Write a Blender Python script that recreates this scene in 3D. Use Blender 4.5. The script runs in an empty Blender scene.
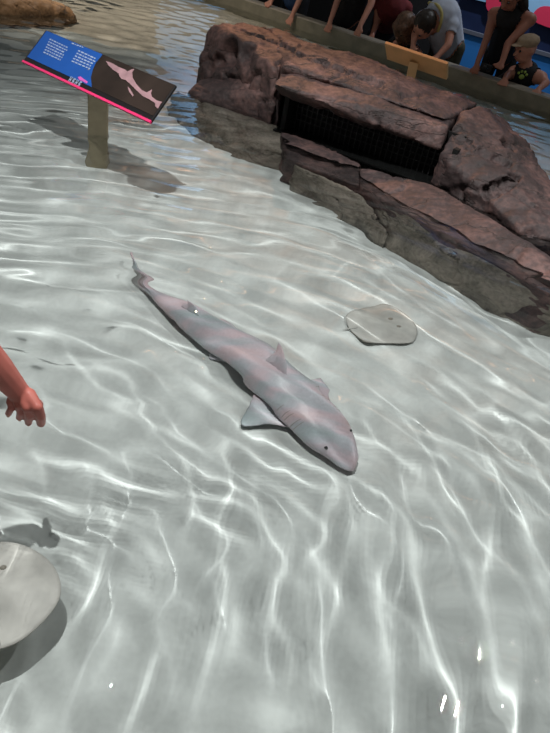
import bpy, bmesh, math, random
import numpy as np
from mathutils import Vector, Matrix, noise
random.seed(7)
sc = bpy.context.scene
COL = sc.collection
# ------------------------------------------------------------------ camera model
H, FOC, TH, RO, IOR = 1.05, 620.0, math.radians(36), math.radians(12.2), 1.333
DEEP = -0.42
_c, _s, _cr, _sr = math.cos(TH), math.sin(TH), math.cos(RO), math.sin(RO)
def ray(px, py):
    X, Y = px - 275.0, 366.5 - py
    x0 = X*_cr - Y*_sr; u = X*_sr + Y*_cr
    return (x0, FOC*_c + u*_s, -FOC*_s + u*_c)
def at(px, py, z=0.0):
    """world point at height z seen at a photo pixel (refracted at the water plane when z < 0)"""
    d = ray(px, py)
    if z >= 0:
        t = (z - H)/d[2]
        return Vector((d[0]*t, d[1]*t, z))
    t = -H/d[2]; h = math.hypot(d[0], d[1]); L = math.sqrt(h*h + d[2]**2)
    si = h/L/IOR; ta = si/math.sqrt(1 - si*si); k = -z*ta/h
    return Vector((d[0]*(t + k), d[1]*(t + k), z))
WN = Vector((.577, .816, 0)).normalized()          # outward normal of the far pool wall
WD = Vector((WN.y, -WN.x, 0))                       # along it, to the right
WC = 6.07                                           # its inner face
def onw(px, py, c):
    """point at a pixel on the vertical plane c metres out along the far wall's normal"""
    d = Vector(ray(px, py)); o = Vector((0, 0, H))
    t = (c - o.dot(WN))/d.dot(WN)
    return o + d*t

# ------------------------------------------------------------------ helpers
def tag(o, label=None, cat=None, group=None, kind=None):
    if label: o['label'] = label
    if cat: o['category'] = cat
    if group: o['group'] = group
    if kind: o['kind'] = kind
    return o
def empty(name, loc=(0, 0, 0)):
    o = bpy.data.objects.new(name, None); o.location = loc; o.empty_display_size = .1
    COL.objects.link(o); return o
def link(name, me, mat, parent=None, smooth=True, receiver=True):
    o = bpy.data.objects.new(name, me); COL.objects.link(o)
    if mat is not None and not me.materials: me.materials.append(mat)
    if smooth:
        me.polygons.foreach_set('use_smooth', [True]*len(me.polygons))
    if parent is not None:
        o.parent = parent; o.matrix_parent_inverse = Matrix.Translation(-parent.location)
    o.cycles.is_caustics_receiver = receiver
    return o
def mesh(name, verts, faces):
    me = bpy.data.meshes.new(name); me.from_pydata([tuple(v) for v in verts], [], faces); me.validate(); me.update(); return me
def from_bm(name, bm):
    bmesh.ops.recalc_face_normals(bm, faces=bm.faces)
    me = bpy.data.meshes.new(name); bm.to_mesh(me); bm.free(); return me
def box_bm(bm, c, sx, sy, sz, rot=None):
    m = Matrix.Translation(c)
    if rot is not None: m = m @ rot.to_4x4()
    return bmesh.ops.create_cube(bm, size=1, matrix=m @ Matrix.Diagonal((sx, sy, sz, 1)))
def bevel_all(bm, w, seg=2):
    bmesh.ops.bevel(bm, geom=list(bm.edges), offset=w, segments=seg, affect='EDGES', profile=.6)
_ico = bmesh.new(); bmesh.ops.create_icosphere(_ico, subdivisions=2, radius=1)
ICO = [v.co.copy() for v in _ico.verts]; ICOF = [[v.index for v in f.verts] for f in _ico.faces]; _ico.free()
def add_hull(bm, pts):
    t = bmesh.new()
    for p in pts: t.verts.new(p)
    r = bmesh.ops.convex_hull(t, input=list(t.verts))
    bmesh.ops.delete(t, geom=[v for v in t.verts if not v.link_faces], context='VERTS')
    me = bpy.data.meshes.new('tmp'); t.to_mesh(me); t.free(); bm.from_mesh(me); bpy.data.meshes.remove(me)
def add_capsule(bm, a, ra, b, rb):
    a, b = Vector(a), Vector(b)
    add_hull(bm, [a + d*ra for d in ICO] + [b + d*rb for d in ICO])
def add_ell(bm, c, r, rot=None):
    c = Vector(c); rot = rot or Matrix.Identity(3)
    vs = [bm.verts.new(c + rot @ Vector((d.x*r[0], d.y*r[1], d.z*r[2]))) for d in ICO]
    for f in ICOF: bm.faces.new([vs[i] for i in f])
def remeshed(name, bm, voxel, smooth=3, fac=.5):
    me = bpy.data.meshes.new('tmp'); bmesh.ops.recalc_face_normals(bm, faces=bm.faces); bm.to_mesh(me); bm.free()
    o = bpy.data.objects.new('tmp', me); COL.objects.link(o)
    m = o.modifiers.new('r', 'REMESH'); m.mode = 'VOXEL'; m.voxel_size = voxel
    if smooth:
        s = o.modifiers.new('s', 'SMOOTH'); s.factor = fac; s.iterations = smooth
    dg = bpy.context.evaluated_depsgraph_get()
    out = bpy.data.meshes.new_from_object(o.evaluated_get(dg)); out.name = name
    bpy.data.objects.remove(o); bpy.data.meshes.remove(me)
    return out
def catmull(pts, n, closed=False):
    P = np.array([list(p) for p in pts], float)
    if closed: P = np.vstack([P[-1], P, P[0], P[1]])
    else: P = np.vstack([2*P[0]-P[1], P, 2*P[-1]-P[-2]])
    segs = len(P) - 3; out = []
    N = n if closed else n - 1
    for i in range(n):
        t = i/N*segs; k = min(int(t), segs-1); t -= k
        a, b, c_, d = P[k:k+4]
        out.append(.5*((2*b) + (-a+c_)*t + (2*a-5*b+4*c_-d)*t*t + (-a+3*b-3*c_+d)*t**3))
    return [Vector(x) if len(x) == 3 else x for x in out]

# ------------------------------------------------------------------ materials
def new_mat(n):
    m = bpy.data.materials.new(n); m.use_nodes = True; nt = m.node_tree
    b = nt.nodes['Principled BSDF']
    return m, nt, b
def N(nt, t, **kw):
    n = nt.nodes.new(t)
    for k, v in kw.items():
        if k in n.inputs: n.inputs[k].default_value = v
        else: setattr(n, k, v)
    return n
def ramp(nt, fac, stops):
    r = nt.nodes.new('ShaderNodeValToRGB'); e = r.color_ramp.elements
    while len(e) < len(stops): e.new(.5)
    for el, (p, c) in zip(e, stops): el.position = p; el.color = (*c, 1)
    nt.links.new(fac, r.inputs[0]); return r
def plain(n, col, rough=.6, var=.12, scale=30, bump=0, spec=.3):
    m, nt, b = new_mat(n)
    tc = N(nt, 'ShaderNodeTexCoord'); no = N(nt, 'ShaderNodeTexNoise'); no.inputs['Scale'].default_value = scale; no.inputs['Detail'].default_value = 4
    nt.links.new(tc.outputs['Object'], no.inputs['Vector'])
    r = ramp(nt, no.outputs['Fac'], [(.3, [x*(1-var) for x in col]), (.7, [min(1, x*(1+var)) for x in col])])
    nt.links.new(r.outputs[0], b.inputs['Base Color'])
    b.inputs['Roughness'].default_value = rough; b.inputs['Specular IOR Level'].default_value = spec
    if bump:
        bu = N(nt, 'ShaderNodeBump'); bu.inputs['Strength'].default_value = bump; bu.inputs['Distance'].default_value = .005
        nt.links.new(no.outputs['Fac'], bu.inputs['Height']); nt.links.new(bu.outputs[0], b.inputs['Normal'])
    return m
def rock_mat(n, cols, crack=(.035, .028, .026), scale=1.0):
    m, nt, b = new_mat(n)
    tc = N(nt, 'ShaderNodeTexCoord')
    n1 = N(nt, 'ShaderNodeTexNoise'); n1.inputs['Scale'].default_value = 3.2*scale; n1.inputs['Detail'].default_value = 9; n1.inputs['Roughness'].default_value = .62
    n1.inputs['Distortion'].default_value = .5
    n2 = N(nt, 'ShaderNodeTexNoise'); n2.inputs['Scale'].default_value = 38*scale; n2.inputs['Detail'].default_value = 6
    for x in (n1, n2): nt.links.new(tc.outputs['Object'], x.inputs['Vector'])
    mx = N(nt, 'ShaderNodeMix', data_type='FLOAT'); mx.inputs[0].default_value = .3
    nt.links.new(n1.outputs['Fac'], mx.inputs[2]); nt.links.new(n2.outputs['Fac'], mx.inputs[3])
    r = ramp(nt, mx.outputs[0], [(.33, cols[0]), (.47, cols[1]), (.56, cols[2]), (.68, cols[3])])
    # thin dark cracks
    wv = N(nt, 'ShaderNodeTexNoise'); wv.inputs['Scale'].default_value = 1.25*scale; wv.inputs['Detail'].default_value = 7; wv.inputs['Roughness'].default_value = .55
    mp = N(nt, 'ShaderNodeMapping'); mp.inputs['Rotation'].default_value = (0, 0, math.radians(30)); mp.inputs['Scale'].default_value = (.55, 1.5, 2.4)
    nt.links.new(tc.outputs['Object'], mp.inputs['Vector']); nt.links.new(mp.outputs[0], wv.inputs['Vector'])
    sub = N(nt, 'ShaderNodeMath', operation='SUBTRACT'); sub.inputs[1].default_value = .5; nt.links.new(wv.outputs['Fac'], sub.inputs[0])
    ab = N(nt, 'ShaderNodeMath', operation='ABSOLUTE'); nt.links.new(sub.outputs[0], ab.inputs[0])
    cr = ramp(nt, ab.outputs[0], [(.0, (.8, .8, .8)), (.006, (0, 0, 0))])
    mc = N(nt, 'ShaderNodeMix', data_type='RGBA'); mc.inputs[7].default_value = (*crack, 1)
    nt.links.new(cr.outputs[0], mc.inputs[0]); nt.links.new(r.outputs[0], mc.inputs[6])
    nt.links.new(mc.outputs[2], b.inputs['Base Color'])
    b.inputs['Roughness'].default_value = .62; b.inputs['Specular IOR Level'].default_value = .35
    ad = N(nt, 'ShaderNodeMath', operation='SUBTRACT'); nt.links.new(mx.outputs[0], ad.inputs[0])
    ml = N(nt, 'ShaderNodeMath', operation='MULTIPLY'); ml.inputs[1].default_value = .25; nt.links.new(cr.outputs[0], ml.inputs[0]); nt.links.new(ml.outputs[0], ad.inputs[1])
    bu = N(nt, 'ShaderNodeBump'); bu.inputs['Strength'].default_value = .7; bu.inputs['Distance'].default_value = .03
    nt.links.new(ad.outputs[0], bu.inputs['Height']); nt.links.new(bu.outputs[0], b.inputs['Normal'])
    return m
M = {}
M['rock'] = rock_mat('weathered_red_rock', [(.018, .014, .014), (.046, .031, .031), (.096, .058, .054), (.19, .108, .098)])
M['wet_rock'] = rock_mat('grey_submerged_rock', [(.07, .062, .052), (.17, .148, .12), (.25, .215, .18), (.33, .28, .24)], scale=1.4)
M['brown_rock'] = rock_mat('brown_rock', [(.10, .055, .025), (.2, .11, .05), (.27, .155, .075), (.33, .2, .11)])
M['concrete'] = plain('pale_pool_floor', (.60, .622, .605), .8, .05, 60, .1, .2)
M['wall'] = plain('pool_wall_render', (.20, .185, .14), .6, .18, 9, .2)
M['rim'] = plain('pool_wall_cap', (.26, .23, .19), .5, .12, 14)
M['walk'] = plain('dark_walkway', (.05, .05, .055), .8, .2, 8)
M['sand'] = plain('beige_sand', (.72, .64, .53), .9, .08, 24, .2)
M['post'] = plain('post_paint', (.33, .28, .19), .6, .08, 18)
M['tan'] = plain('tan_board', (.72, .48, .25), .55, .08, 12)
M['black'] = plain('black_board', (.012, .011, .012), .35, .1, 20)
M['blue'] = plain('blue_print', (.012, .085, .36), .4, .06, 10)
M['brown'] = plain('dark_brown_print', (.030, .020, .016), .4, .45, 4)
M['pink'] = plain('pink_edge', (.78, .04, .17), .4, .03, 10)
M['white'] = plain('white_print', (.34, .42, .58), .5, .03, 10)
M['magenta'] = plain('magenta_print', (.62, .12, .45), .5, .03, 10)
M['print_shark'] = plain('pale_pink_print', (.36, .215, .235), .5, .22, 18)
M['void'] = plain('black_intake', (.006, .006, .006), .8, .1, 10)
M['grate'] = plain('black_grate', (.02, .02, .021), .4, .1, 10)
M['skin'] = plain('skin', (.46, .215, .155), .45, .07, 25)
M['skin_red'] = plain('flushed_skin', (.41, .125, .10), .42, .10, 16)
M['skin_dark'] = plain('tanned_skin', (.30, .125, .085), .45, .08, 25)
M['nail'] = plain('finger_nail', (.62, .34, .28), .3, .03, 10)
M['dark_hair'] = plain('dark_hair', (.02, .014, .011), .45, .4, 40)
M['brown_hair'] = plain('brown_hair', (.11, .058, .035), .45, .5, 45)
M['grey_shirt'] = plain('light_grey_blue_shirt', (.36, .39, .47), .8, .07, 30)
M['black_cloth'] = plain('black_cloth', (.012, .012, .014), .85, .2, 30)
M['navy_cloth'] = plain('navy_cloth', (.02, .03, .07), .85, .2, 30)
M['blue_cloth'] = plain('blue_cloth', (.07, .13, .28), .85, .2, 30)
M['red_cloth'] = plain('red_cloth', (.10, .012, .014), .85, .2, 30)
M['olive_cloth'] = plain('olive_cloth', (.05, .05, .035), .85, .2, 30)
M['khaki'] = plain('khaki_cloth', (.30, .22, .15), .85, .12, 30)
M['yellow'] = plain('yellow_strap', (.42, .36, .14), .7, .08, 20)
M['green'] = plain('green_print', (.26, .36, .08), .7, .1, 20)
M['eye'] = plain('dark_eye', (.01, .01, .012), .15, .05, 5, 0, .6)
M['lips'] = plain('lips', (.32, .10, .09), .5, .05, 10)
M['navy_wall'] = plain('navy_wall_paint', (.012, .025, .085), .6, .1, 3)
M['blue_wall'] = plain('bright_blue_wall_paint', (.03, .19, .55), .5, .06, 3)
M['trim'] = plain('grey_trim_paint', (.12, .13, .17), .5, .06, 8)
M['red_paint'] = plain('red_mural_paint', (.72, .04, .11), .6, .08, 3)
M['sky_paint'] = plain('pale_blue_mural_paint', (.28, .52, .80), .6, .12, 2)
M['ray'] = plain('pale_ray_skin', (.60, .575, .535), .5, .12, 26)
M['ray_small'] = plain('sandy_ray_skin', (.49, .485, .455), .5, .12, 26)
M['ray_edge'] = plain('ray_fin_edge', (.30, .27, .23), .5, .1, 26)
def shark_mat():
    m, nt, b = new_mat('mauve_grey_shark_skin')
    tc = N(nt, 'ShaderNodeTexCoord')
    n1 = N(nt, 'ShaderNodeTexNoise'); n1.inputs['Scale'].default_value = 7; n1.inputs['Detail'].default_value = 3
    mp = N(nt, 'ShaderNodeMapping'); mp.inputs['Rotation'].default_value = (0, 0, math.radians(40)); mp.inputs['Scale'].default_value = (.35, 1.6, 1)
    nt.links.new(tc.outputs['Object'], mp.inputs['Vector']); nt.links.new(mp.outputs[0], n1.inputs['Vector'])
    r = ramp(nt, n1.outputs['Fac'], [(.34, (.38, .44, .455)), (.48, (.45, .45, .49)), (.57, (.56, .46, .50)), (.72, (.62, .45, .46))])
    n2 = N(nt, 'ShaderNodeTexNoise'); n2.inputs['Scale'].default_value = 130
    nt.links.new(tc.outputs['Object'], n2.inputs['Vector'])
    mx = N(nt, 'ShaderNodeMix', data_type='RGBA', blend_type='OVERLAY'); mx.inputs[0].default_value = .15
    nt.links.new(r.outputs[0], mx.inputs[6]); nt.links.new(n2.outputs['Fac'], mx.inputs[7])
    nt.links.new(mx.outputs[2], b.inputs['Base Color']); b.inputs['Roughness'].default_value = .4
    return m
M['shark'] = shark_mat()
def water_mat():
    m = bpy.data.materials.new('clear_pool_water'); m.use_nodes = True; nt = m.node_tree; nt.nodes.clear()
    o = nt.nodes.new('ShaderNodeOutputMaterial'); g = nt.nodes.new('ShaderNodeBsdfGlass')
    g.inputs['IOR'].default_value = IOR; g.inputs['Roughness'].default_value = 0; g.inputs['Color'].default_value = (.955, .985, .985, 1)
    nt.links.new(g.outputs[0], o.inputs[0]); return m
M['water'] = water_mat()

# ------------------------------------------------------------------ the pool
def wl(s): return Vector((-1.06, 8.19, 0)) + WD*s          # along the far wall's inner face
POOL = [(-.95, .12), (-1.02, 1.3), (-1.75, 2.0), (-4.9, 6.6), tuple(wl(-4.6).xy), tuple(wl(6.2).xy), (3.3, 1.5), (2.3, .12)]
def offset_poly(P, d):
    n = len(P); out = []
    for i in range(n):
        p0, p1, p2 = (Vector((*P[(i+k) % n], 0)) for k in (-1, 0, 1))
        a, b = (p1-p0).normalized(), (p2-p1).normalized()
        na, nb = Vector((a.y, -a.x, 0)), Vector((b.y, -b.x, 0))
        # polygon runs clockwise seen from above: outside is to the left
        na, nb = -na, -nb
        m = (na+nb).normalized(); out.append(tuple((p1 + m*d/max(.3, m.dot(na))).xy))
    return out
POUT = offset_poly(POOL, .2); PMID = offset_poly(POOL, .06)
RIM = .12
def wall_strip(name, idx):
    bm = bmesh.new(); P = POOL; Q = POUT
    pro = []
    for i in idx:
        p, q = Vector((*P[i], 0)), Vector((*Q[i], 0)); n = (q-p)
        pro.append([bm.verts.new(p + n*f + Vector((0, 0, z))) for f, z in ((0, -.66), (0, RIM-.012), (.05, RIM), (.95, RIM), (1, RIM-.012), (1, -.66))])
    for a, b in zip(pro, pro[1:]):
        for k in range(6): bm.faces.new((a[k], b[k], b[(k+1) % 6], a[(k+1) % 6]))
    bm.faces.new(pro[0]); bm.faces.new(pro[-1])
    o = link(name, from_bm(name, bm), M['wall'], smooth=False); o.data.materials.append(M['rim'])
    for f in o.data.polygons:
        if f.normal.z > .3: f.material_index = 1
    return tag(o, kind='structure')
wall_strip('wall_left', [0, 1, 2, 3, 4]); wall_strip('wall_far', [4, 5]); wall_strip('wall_right', [5, 6, 7]); wall_strip('wall_near', [7, 0])
tag(link('floor', mesh('floor', [(x, y, DEEP) for x, y in PMID], [list(range(len(PMID)))]), M['concrete'], smooth=False), kind='structure')
tag(link('walkway_floor', mesh('walkway_floor', [(-12, -3, -.66), (9, -3, -.66), (9, 18, -.66), (-12, 18, -.66)], [(0, 1, 2, 3)]), M['walk'], smooth=False), kind='structure')

# rippling water: concentric wave trains spreading from the reaching hand, plus weak cross ripples
rng = np.random.default_rng(11)
def wave(X, Y):
    Z = np.zeros_like(X)
    wx = .10*np.sin(1.9*X + 1.1*Y + .6) + .06*np.sin(3.7*Y - 2.3*X + 2) + .035*np.sin(7.1*X + 4.3*Y)+ .03*np.sin(9*Y-5*X+1)
    for k in range(11):
        cx, cy = -.55 + rng.normal(0, .12), .70 + rng.normal(0, .14)
        r = np.sqrt((X-cx)**2 + (Y-cy)**2 + .01)
        lam = rng.uniform(.07, .16); kk = 2*np.pi/lam; a = .0105*lam*lam*WAVE_R
        ph = kk*(r + wx*rng.uniform(.5, 1.1)) + rng.uniform(0, 7)
        ang = np.arctan2(Y-cy, X-cx)
        env = .55 + .45*np.sin(ang*rng.integers(2, 6) + rng.uniform(0, 7) + r*rng.uniform(.5, 2.5))
        Z += a*env*np.sin(ph)
    for k in range(14):
        th = rng.uniform(0, 2*np.pi); lam = rng.uniform(.09, .30); kk = 2*np.pi/lam
        Z += .0042*lam*lam*WAVE_X*np.sin(kk*(np.cos(th)*X + np.sin(th)*Y) + rng.uniform(0, 7))
    # short chop round the post and rock
    g = np.exp(-((X+.8)/.9)**2 - ((Y-3.2)/.7)**2)
    for k in range(10):
        th = rng.uniform(0, 2*np.pi); lam = rng.uniform(.05, .1); kk = 2*np.pi/lam
        Z += g*.012*lam*lam*np.sin(kk*(np.cos(th)*X + np.sin(th)*Y) + rng.uniform(0, 7) + 2*wx*kk*.3)
    g2 = np.clip((Y-3.6)/1.2, 0, 1)                                     # livelier chop on the far water
    for k in range(14):
        th = rng.normal(1.45, .55); lam = rng.uniform(.14, .32); kk = 2*np.pi/lam
        Z += g2*.0125*lam*np.sin(kk*(np.cos(th)*X + np.sin(th)*Y) + rng.uniform(0, 7) + 1.5*wx*kk*.3)*.35
    # single crests running along the water, and one broad trough beside the rock
    for pts, w, curv in CRESTS:
        P = np.array([[q.x, q.y] for q in catmull(pts, 40)]); lo, hi = P.min(0)-5*w, P.max(0)+5*w
        m = (X > lo[0]) & (X < hi[0]) & (Y > lo[1]) & (Y < hi[1])
        if not m.any(): continue
        x, y = X[m], Y[m]; best = np.full(x.shape, 9.); tb = np.zeros(x.shape)
        for k, (a, b) in enumerate(zip(P, P[1:])):
            ab = b-a; t = np.clip(((x-a[0])*ab[0] + (y-a[1])*ab[1])/(ab@ab), 0, 1)
            d = np.hypot(x-a[0]-t*ab[0], y-a[1]-t*ab[1]); u = d < best; best[u] = d[u]; tb[u] = (k+t[u])/39
        Z[m] += .5*curv*w*w*np.exp(-(best/w)**2)*np.clip(np.sin(np.pi*np.clip(tb, .02, .98))*1.6, 0, 1)
    return Z
def crest(px, w, curv):
    out = []
    for p in px:
        q = at(*p, DEEP); l = Vector((-.82, 1.45, 4.0)); out.append(Vector((q.x, q.y, 0)) + (l-q).to_2d().to_3d()*(.42*.74/4.4))
    return (out, w, curv)
CRESTS = [crest(p, .020, 5.5) for p in (
    [(222, 440), (229, 490), (218, 540), (221, 590), (205, 650), (188, 735)], [(252, 450), (262, 520), (284, 562), (270, 602), (289, 655), (278, 700)],
    [(331, 465), (326, 530), (310, 556), (300, 580)], [(342, 490), (351, 540), (336, 600), (322, 655)], [(361, 470), (384, 509), (387, 541), (377, 597)],
    [(379, 585), (409, 623), (419, 660), (410, 720)], [(448, 458), (483, 500), (494, 545), (489, 610)], [(400, 410), (427, 455), (450, 491), (488, 525)],
    [(464, 425), (487, 459), (500, 505), (547, 543)], [(480, 395), (518, 441), (549, 493)], [(359, 400), (378, 441), (409, 468), (419, 497)], [(473, 650), (492, 715), (500, 740)],
    [(60, 335), (82, 371), (106, 396)], [(120, 368), (146, 412), (156, 441)], [(176, 445), (192, 496), (185, 540)], [(208, 425), (233, 471), (222, 514)], [(30, 440), (46, 480), (70, 500)],
    [(0, 262), (45, 284), (91, 290), (140, 292), (190, 310)], [(0, 336), (30, 334), (70, 342), (130, 352)], [(160, 640), (140, 690), (115, 735)], [(95, 470), (110, 530), (92, 590), (60, 640)])]
CRESTS += [crest([(385, 236), (430, 262), (480, 305), (552, 345)], .026, 5.5), crest([(400, 228), (445, 256), (495, 296), (556, 330)], .022, 5),
           crest([(340, 268), (405, 293), (470, 335), (560, 402)], .10, -3.4)]
WAVE_R, WAVE_X = 3.7, 2.9
def inside(X, Y, P):
    r = np.zeros(X.shape, bool); n = len(P)
    for i in range(n):
        x1, y1 = P[i]; x2, y2 = P[(i+1) % n]
        if y1 == y2: continue
        r ^= ((y1 > Y) != (y2 > Y)) & (X < (x2-x1)*(Y-y1)/(y2-y1) + x1)
    return r
def water():
    xs = np.concatenate([np.arange(-5.6, -1.8, .04), np.arange(-1.8, 1.9, .0115), np.arange(1.9, 4.3, .04)])
    ys = np.concatenate([np.arange(.08, 4.2, .0115), np.arange(4.2, 11.6, .035)])
    X, Y = np.meshgrid(xs, ys); Z = wave(X, Y); nx, ny = len(xs), len(ys)
    keep = inside(X, Y, offset_poly(POOL, .03)).ravel()
    i = np.arange((nx-1)*(ny-1)); r = i//(nx-1); q = i % (nx-1); a = r*nx + q
    F = np.stack([a, a+1, a+nx+1, a+nx], -1); F = F[keep[F].all(1)]
    used = np.unique(F); remap = np.zeros(nx*ny, int); remap[used] = np.arange(len(used)); F = remap[F]
    co = np.stack([X, Y, Z], -1).reshape(-1, 3)[used]
    me = bpy.data.meshes.new('water'); me.vertices.add(len(co)); me.vertices.foreach_set('co', co.ravel())
    me.loops.add(F.size); me.loops.foreach_set('vertex_index', F.ravel()); me.polygons.add(len(F))
    me.polygons.foreach_set('loop_start', np.arange(len(F))*4); me.polygons.foreach_set('use_smooth', [True]*len(F)); me.update(calc_edges=True)
    o = bpy.data.objects.new('water', me); COL.objects.link(o); me.materials.append(M['water'])
    o.cycles.is_caustics_caster = True
    return tag(o, kind='structure')
water()

# ------------------------------------------------------------------ rocks
def rough(me, amp, seed, f=1.0):
    nrm = [v.normal.copy() for v in me.vertices]; off = Vector((seed*7.3, seed*3.1, seed*5.7))
    for v, n in zip(me.vertices, nrm):
        p = v.co + off
        d = noise.fractal(p*3.0*f, 1.0, 2.0, 4)*.9 + noise.ridged_multi_fractal(p*5*f, 1, 2.1, 4, 1, 2)*.25 - .25
        d += .35*noise.fractal(p*14*f, 1, 2, 3)
        cr = abs(noise.noise(Vector((p.x*1.0 + p.y*.5, p.y*1.6 - p.x*.8, p.z*2.6))*1.3*f + Vector((9, 2, 4)) + .25*noise.noise_vector(p*6)))
        d -= .9*math.exp(-(cr/.03)**2)
        v.co += n*amp*d
    me.update()
def boulder(name, parent, mat, pts, amp=.022, voxel=.016, seed=1, drop=None, smooth=6):
    P = [at(*p) if len(p) == 3 else Vector((p[0], p[1], p[2])) for p in pts]
    if drop is not None: P += [Vector((p.x, p.y, drop)) for p in P]
    bm = bmesh.new(); add_hull(bm, P)
    me = remeshed(name, bm, voxel, smooth, .6); rough(me, amp, seed)
    o = link(name, me, mat, parent); RK.append(o); return o
RK = []
W4 = lambda x, y, z: (x, y, z, 0)
rk = tag(empty('rock_outcrop', (.3, 4.0, DEEP)), 'large reddish brown rock outcrop rising from the pool with a barred black slot', 'rock')
boulder('lintel_slab', rk, M['rock'], [(282, 96, .17), (340, 116, .17), (400, 137, .17), (440, 151, .165), (272, 84, .28), (300, 72, .325), (380, 99, .31), (448, 127, .28), (276, 90, .2),
        W4(-.32, 4.45, .2), W4(.75, 4.0, .2), W4(-.30, 4.45, .31), W4(.75, 4.0, .28)], .016, .014, 1)
boulder('cap_slab', rk, M['rock'], [(285, 66, .34), (304, 64, .355), (380, 91, .34), (446, 119, .305), (280, 78, .26), (440, 130, .2),
        (266, 27, .36), (300, 37, .385), (330, 50, .385), (360, 62, .375), (410, 82, .35), (440, 92, .335), (480, 103, .3), (300, 48, .4), (380, 78, .375), W4(-.8, 5.3, -.1), W4(-.3, 5.1, -.1), W4(.2, 4.8, -.1), W4(.8, 4.3, -.1), W4(-.28, 4.5, .1), W4(.7, 4.1, .1)], .024, .015, 11)
boulder('base_boulder', rk, M['rock'], [W4(-.25, 4.2, .2), W4(.65, 3.82, .2), W4(-.3, 4.2, -.42), W4(.65, 3.82, -.42), W4(-.8, 5.3, -.42), W4(.9, 4.3, -.42), W4(-.5, 5.0, .1), W4(.8, 4.2, .1)], .02, .02, 13)
boulder('boulder', rk, M['rock'], [(200, 72, .08), (204, 34, .3), (214, 25, .37), (240, 23, .39), (266, 27, .38), (292, 50, .37), (279, 68, .31), (240, 58, .25), (215, 58, .18), (275, 80, .22), (196, 78, .03)], .03, .015, 2, -.3)
boulder('shelf_rock', rk, M['rock'], [(187, 89, .02), (200, 79, .06), (245, 70, .16), (276, 72, .23), (210, 97, .02), (240, 89, .105), (272, 86, .17), (281, 92, .17), (279, 121, .0), (240, 110, .0), (206, 101, .0)], .014, .013, 3, -.42)
boulder('boulder', rk, M['rock'], [(441, 180, .02), (438, 152, .16), (452, 124, .28), (470, 108, .32), (492, 108, .31), (511, 120, .27), (521, 146, .19), (536, 176, .12), (552, 194, .07), (585, 222, .05), (590, 250, .02), (556, 232, .02), (525, 235, .01), (478, 206, .02)], .03, .015, 4, -.42)
boulder('ledge_slab', rk, M['rock'], [(280, 129, .01), (300, 136, .015), (362, 163, .012), (362, 186, -.03), (352, 184, -.035), (318, 171, -.035), (286, 158, -.03)], .011, .013, 5, -.42)
boulder('ledge_slab', rk, M['rock'], [(359, 164, .025), (400, 178, .03), (437, 187, .045), (470, 206, .06), (505, 229, .06), (535, 252, .045), (556, 272, .02), (600, 290, .0), (600, 306, -.05), (553, 298, -.04), (520, 276, -.03), (480, 251, -.03), (440, 229, -.03), (400, 208, -.03), (358, 186, -.03)], .015, .014, 6, -.42)
boulder('ledge_slab', rk, M['wet_rock'], [(294, 164, -.06), (345, 186, -.06), (364, 196, -.08), (390, 232, -.3), (384, 242, -.42), (348, 214, -.40), (318, 190, -.40), (300, 176, -.40)], .014, .014, 7, -.45)
boulder('ledge_slab', rk, M['wet_rock'], [(368, 192, -.06), (400, 211, -.06), (440, 233, -.06), (480, 255, -.06), (520, 280, -.06), (553, 302, -.08), (600, 312, -.1), (606, 318, -.42), (552, 312, -.42), (510, 318, -.42), (474, 296, -.42), (436, 267, -.42), (398, 244, -.42), (384, 227, -.3)], .018, .015, 8, -.45)
boulder('skirt_rock', rk, M['wet_rock'], [(176, 92, -.12), (205, 102, -.04), (280, 126, -.05), (298, 152, -.07), (306, 176, -.40), (250, 164, -.42), (205, 146, -.42), (166, 112, -.42)], .025, .017, 9, -.45)
def pinhole(p):
    r = p - Vector((0, 0, H)); D = r.y*_c - r.z*_s; u = (r.y*_s + r.z*_c)/D*FOC; x0 = r.x/D*FOC
    return (275 + x0*_cr + u*_sr, 366.5 - (u*_cr - x0*_sr), D)
def dent(o, spots):
    '''press hollows into a rock: (pixel x, pixel y, radius, depth)'''
    me = o.data
    for px, py, rad, dep in spots:
        near = [(q[2], i) for i, v in enumerate(me.vertices) for q in (pinhole(v.co),) if abs(q[0]-px) < 4 and abs(q[1]-py) < 4]
        if not near: continue
        c = me.vertices[min(near)[1]].co.copy(); n = me.vertices[min(near)[1]].normal.copy()
        for v in me.vertices:
            d = (v.co-c).length
            if d < rad: v.co -= n*dep*(1-(d/rad)**2)**1.5
    me.update()
def groove(o, pts, rad=.022, dep=.05):
    out = []
    for (a, b), (c, d) in zip(pts, pts[1:]):
        k = max(2, int(math.hypot(c-a, d-b)/3)); out += [(a+(c-a)*i/k, b+(d-b)*i/k, rad, dep) for i in range(k)]
    dent(o, out)
rocks = RK
dent(rocks[3], [(224, 56, .11, .13), (214, 61, .07, .08), (244, 49, .07, .05), (205, 66, .06, .04)])
groove(rocks[3], [(246, 27), (275, 38), (296, 52)])
dent(rocks[5], [(514, 140, .06, .10)])
groove(rocks[5], [(484, 193), (500, 186), (514, 178), (524, 169)], .03, .06); groove(rocks[5], [(452, 128), (470, 145), (500, 158), (515, 165)], .03, .03)
groove(rocks[1], [(262, 31), (300, 52), (340, 66), (385, 84)], .025, .04)
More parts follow.
